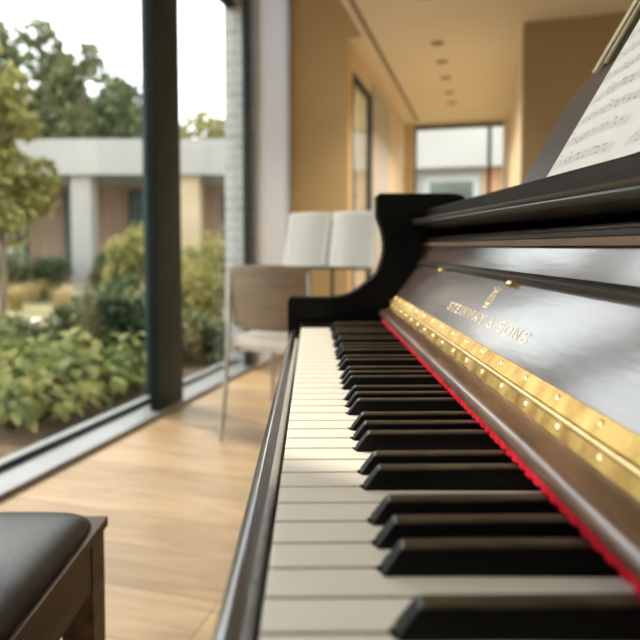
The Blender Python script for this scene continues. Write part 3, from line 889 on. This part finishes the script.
def tree(loc, h, crown_r, base, m, label, seed, group, count=5200, L=.20, W=.12, trunk=.12, nb=30, loose=1.15):
    r = random.Random(seed)
    t = empty('tree', loc, 0, label, 'tree', group)
    blobs = []
    for k in range(nb):
        f = (k + .5) / nb
        zz = base + (h - base) * (f * .92 + .04)
        env = crown_r * math.sin(PI * min(1, .18 + .80 * f)) ** .7
        a = r.uniform(0, 2 * PI); q = env * r.uniform(.25, .8) * loose
        blobs.append((Vector((q * math.cos(a), q * math.sin(a), zz)), env * r.uniform(.24, .44), .85))
    top = base + (h - base) * .8
    bm = tube(bmesh.new(), [(0, 0, 0), (.05, .02, base * .6), (-.03, .05, (base + top) / 2), (0, 0, top)], trunk, 9, trunk * .25)
    obj('trunk', bm, 'bark', t)
    bm = bmesh.new()
    for c, rad, _ in blobs:
        z0 = max(base * .55, c.z - rad * 1.5)
        z0 = min(z0, top)
        tube(bm, [(0, 0, z0), (c.x * .5, c.y * .5, (z0 + c.z) / 2 + .1), tuple(c)], trunk * .3, 6, trunk * .07)
    obj('branches', bm, 'bark', t)
    obj('crown', foliage(r, blobs, count, L, W), m, t, smooth=False)
    return t
G1 = 'trees behind the garden building'
def atc(px, zc, z=GZ): return CW((px - 320) / 600 * zc, zc, z)
tree(atc(44, 23.5), 9.9, 2.2, 2.4, 'leafM', 'tallest mid green tree rising behind the white building, left of the window post', 11, G1, 6500, .32, .19)
tree(atc(86, 18.6), 7.4, 1.55, 2.2, 'leafM', 'green tree behind the building roof, right of the tallest tree', 12, G1, 4600, .25, .15)
tree(atc(122, 28.5), 9.5, 2.2, 2.2, 'leafD', 'rounded dark tree with sky gaps close to the left edge of the window post', 13, G1, 4600, .33, .2)
tree(atc(-2, 18.8), 8.3, 1.7, 2.0, 'leafM', 'green tree behind the building at the far left of the picture', 18, G1, 5000, .28, .18)
tree(atc(198, 20), 5.6, 1.45, 2.0, 'leafY', 'small yellowish tree seen through the right pane above the white roof', 14, G1, 3000, .26, .16)
tree(atc(238, 25), 6.6, 1.7, 2.2, 'leafM', 'mid green tree behind the building next to the brick pier', 15, G1, 3000, .3, .18)
tree(atc(160, 34), 8.6, 2.3, 2.0, 'leafD', 'dark tree behind the building, mostly hidden by the window post', 16, G1, 3600, .36, .2)
tree(atc(0, 8.0), 3.75, .62, .9, 'leafY', 'slender yellow green tree standing nearest in the garden at far left', 17, 'nearer garden trees', 4200, .13, .075, .05)

def shrub(name, loc, h, rad, m, label, cat, group, seed, count, L, W):
    r = random.Random(seed)
    t = empty(name, loc, 0, label, cat, group)
    blobs = [(Vector((r.uniform(-.5, .5) * rad, r.uniform(-.5, .5) * rad, h * (.30 + .45 * k / 5))), rad * r.uniform(.5, .75), min(1.0, h / rad * .45)) for k in range(6)]
    obj('foliage', foliage(r, blobs, count, L, W, .4), m, t, smooth=False)
    bm = bmesh.new()
    for c, _, _ in blobs: tube(bm, [(c.x * .2, c.y * .2, 0), (c.x * .6, c.y * .6, c.z * .6), tuple(c)], .008, 6, .003)
    obj('stems', bm, 'bark', t)
    return t
GS = 'shrubs in the garden bed'
for (px, zc, h, rad, m, lab, sd_) in (
    (24, 5.0, .40, .30, 'leafM', 'feathery mid green shrub beyond the broad leaves at left of the near pane', 21),
    (72, 4.8, .60, .34, 'leafD', 'dark green shrub in the middle of the near pane behind broad leaved plants', 22),
    (128, 4.6, .72, .30, 'leafD', 'dark shrub against the left side of the window post', 23),
    (112, 5.8, .45, .32, 'leafM', 'small rounded green shrub in front of the pale path', 24),
    (8, 10.6, .9, .55, 'leafM', 'low green shrub across the path at far left', 25),
    (42, 11.3, .8, .5, 'leafD', 'dark low shrub at the foot of the building, left of the pale column', 26),
    (112, 11.6, .85, .4, 'leafD', 'dark shrub at the foot of the pale column', 27),
    (135, 9.4, 1.35, .42, 'leafY', 'tall yellow green shrub beyond the path beside the window post', 28),
    (190, 6.0, .85, .38, 'leafY', 'yellow green shrub low in the right pane', 29),
    (216, 6.6, 1.25, .42, 'leafY', 'taller yellow shrub beside the brick pier', 30),
    (186, 9.2, 1.0, .42, 'leafM', 'green shrub farther back in the right pane', 31),
    (205, 5.0, .42, .30, 'leafM', 'small green shrub right behind the sill of the right pane', 32),
    ):
    shrub('shrub', atc(px, zc), h, rad, m, lab, 'shrub', GS, sd_, 1500, .085 if zc < 7 else .12, .04 if zc < 7 else .06)

def hosta(loc, rad, h, label, seed, m='leafH'):
    r = random.Random(seed)
    t = empty('broadleaf_plant', loc, r.uniform(0, 6), label, 'plant', 'broad leaved plants along the window')
    bm = bmesh.new(); bs = bmesh.new()
    for k in range(110):
        a = r.uniform(0, 2 * PI); f = r.random() ** .7
        q = rad * (.10 + .85 * f); zz = h * (1.0 - .55 * f) * r.uniform(.75, 1.1)
        p = Vector((q * math.cos(a), q * math.sin(a), zz))
        d = Vector((math.cos(a), math.sin(a), -.15 - .3 * f)) + rv(r) * .35
        L = rad * r.uniform(.24, .42)
        d.normalize(); s = d.cross(Vector((0, 0, 1)) + rv(r) * .3).normalized(); n = s.cross(d)
        prevr = None
        for i, wd in enumerate((.05, .62, .78, .55, .04)):
            f2 = i / 4
            c = p + d * L * f2 - Vector((0, 0, 1)) * L * .28 * f2 * f2
            row = [bm.verts.new(c + s * wd * L * .36 + n * wd * L * .09), bm.verts.new(c), bm.verts.new(c - s * wd * L * .36 + n * wd * L * .09)]
            if prevr:
                bm.faces.new((prevr[0], row[0], row[1], prevr[1])); bm.faces.new((prevr[1], row[1], row[2], prevr[2]))
            prevr = row
        if k % 3 == 0: tube(bs, [(0, 0, 0), tuple(p * .6), tuple(p)], .004, 5, .003)
    obj('leaves', bm, m, t)
    obj('stalks', bs, 'leafM', t)
spots = [((6, 3.05), .30, .42, 'lime broad leaved plant by the sill at the bottom left corner of the pane'),
         ((38, 3.2), .30, .40, 'lime broad leaved plant by the sill, second from the left'),
         ((72, 3.45), .32, .42, 'lime broad leaved plant by the sill under the dark shrub'),
         ((104, 3.75), .30, .40, 'lime broad leaved plant by the sill nearing the window post'),
         ((132, 4.0), .28, .44, 'lime broad leaved plant touching the window post'),
         ((18, 3.75), .32, .48, 'broad leaved plant in the second row at far left'),
         ((54, 3.95), .34, .48, 'broad leaved plant in the second row below the dark shrub'),
         ((90, 4.25), .32, .46, 'broad leaved plant in the second row, right of the middle'),
         ((118, 4.35), .26, .42, 'broad leaved plant in the second row beside the post'),
         ((-8, 4.3), .32, .45, 'broad leaved plant cut off by the left picture edge')]
for i, ((px, zc), rad, h, lab) in enumerate(spots):
    hosta(atc(px, zc, GZ + .03), rad, h * .82, lab, 40 + i)

def grass(loc, h, rad, label, seed, m='leafG', n=240):
    r = random.Random(seed); bm = bmesh.new()
    for _ in range(n):
        a = r.uniform(0, 2 * PI); b0 = Vector((r.gauss(0, .05), r.gauss(0, .05), 0)); sp_ = rad * r.uniform(.2, 1)
        hh = h * r.uniform(.6, 1); s = Vector((-math.sin(a), math.cos(a), 0)) * .006
        prev = None
        for k in range(5):
            f = k / 4
            p = b0 + Vector((math.cos(a) * sp_ * f * f, math.sin(a) * sp_ * f * f, hh * (f - .22 * f ** 3)))
            row = (bm.verts.new(p + s * (1 - f * .9)), bm.verts.new(p - s * (1 - f * .9)))
            if prev: bm.faces.new((prev[0], row[0], row[1], prev[1]))
            prev = row
    o = obj('feather_reed_clump', bm, m, None, smooth=False); o.location = loc
    tag(o, label, 'plant', 'straw grasses in the garden')
for i, (px, zc, h, rad, lab) in enumerate((
    (14, 9.3, .6, .5, 'straw coloured grass clump before the path at far left'),
    (62, 9.0, .6, .45, 'straw coloured grass clump left of the pale column'),
    (50, 6.0, .42, .35, 'low straw grass clump left of the dark shrub in the near pane'),
    (114, 10.6, .95, .35, 'tall golden grass clump left of the window post'),
    (98, 6.4, .5, .35, 'low golden grass right of the dark shrub in the near pane'),
    (200, 7.6, .7, .45, 'golden grass clump in the right pane before the pale column'),
    (84, 7.4, .52, .4, 'feathery straw grass clump left of the pale column, nearest of the group by the path'),
    (104, 8.8, .55, .45, 'straw grass clump right of the pale column base'),
    (32, 10.6, .6, .5, 'distant straw grass clump before the building at far left'),
    (131, 7.0, .72, .28, 'slim golden grass clump close to the left edge of the window post'),
    (222, 5.3, .5, .35, 'low straw grass at the foot of the brick pier'))):
    grass(atc(px, zc), h, rad, lab, 60 + i)

# pale pavilion across the garden
b = empty('garden_building', atc(130, 12.6), A_CAM, 'low white flat roofed building with pale columns across the garden', 'building')
def bpart(name, x0, x1, y0, y1, z0, z1, m, parent=b, bev=.01):
    return obj(name, nbox(x0, x1, y0, y1, z0, z1), m, parent, bevel=bev, bseg=1)
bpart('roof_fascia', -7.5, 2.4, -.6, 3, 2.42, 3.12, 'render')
bpart('wall', -7.5, 2.4, 1.6, 1.8, 0, 2.42, 'brownwall')
bpart('floor_slab', -7.5, 2.4, -.5, 3, 0, .08, 'path')
for x in (-4.3, -2.45, -.83, 1.35):
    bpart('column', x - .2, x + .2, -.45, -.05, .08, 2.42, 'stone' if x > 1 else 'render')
for x0, x1 in ((-3.9, -2.9), (-2.0, -1.35), (-.5, .6), (.75, 1.2), (1.7, 2.3)):
    f = bpart('window', x0, x1, 1.54, 1.60, .3, 2.3, 'frame')
    obj('pane', nbox(x0 + .06, x1 - .06, 1.525, 1.5395, .36, 2.24), 'bldglass', f)
# second pavilion seen through the far corridor window
b2 = empty('neighbour_building', (-.2, 14.2, GZ), 0, 'white banded building with terracotta wall seen through the far corridor window', 'building')
bpart('roof_fascia', -5, 5, -.5, 4, 2.75, 4.3, 'brightrender', b2)
bpart('wall', -5, .1, 0, .2, 0, 2.75, 'brightrender', b2)
bpart('wall', .1, 5, 0, .2, 0, 2.75, 'terracotta', b2)
f = bpart('window', -1.22, .02, -.05, -.001, .4, 2.6, 'greywhite', b2)
obj('pane', nbox(-1.08, -.1, -.07, -.051, .55, 2.48), 'bldglass', f)
for x in (-3.5, 1.9):
    f = bpart('window', x, x + 1.2, -.05, -.001, .4, 2.3, 'frame', b2)
    obj('pane', nbox(x + .08, x + 1.12, -.07, -.051, .5, 2.2), 'bldglass', f)

# ------------------------------------------------------------------ LIGHT
wd = bpy.data.worlds.new('World'); bpy.context.scene.world = wd; wd.use_nodes = True
nt = wd.node_tree
bg = nt.nodes['Background']
bg.inputs[0].default_value = (.95, .975, 1.0, 1); bg.inputs[1].default_value = 2.2
s = bpy.data.lights.new('sun', 'SUN'); s.energy = 2.6; s.angle = R(1.0); s.color = (1, .86, .68)
so = bpy.data.objects.new('sun', s); col.objects.link(so)
el = R(42)
d = Vector((.93, -.37, 0)).normalized() * math.cos(el) + Vector((0, 0, -math.sin(el)))
so.rotation_euler = d.to_track_quat('-Z', 'Y').to_euler(); so.location = (-6, 4, 6)

# ------------------------------------------------------------------ CAMERA
cd = bpy.data.cameras.new('camera'); cam = bpy.data.objects.new('camera', cd); col.objects.link(cam)
cam.location = (0, 0, CAM_Z); cam.rotation_euler = (R(90 - 3), 0, A_CAM)
cd.sensor_width = 36; cd.lens = 600 / 640 * 36; cd.shift_y = -(320 - (247 + 600 * math.tan(R(3)))) / 640
cd.clip_start = .01; cd.clip_end = 200
cd.dof.use_dof = True; cd.dof.focus_distance = .50; cd.dof.aperture_fstop = 5.6
sc = bpy.context.scene; sc.camera = cam
sc.view_settings.view_transform = 'Standard'; sc.view_settings.look = 'None'
sc.view_settings.gamma = 1; sc.view_settings.use_curve_mapping = False; sc.view_settings.exposure = .88
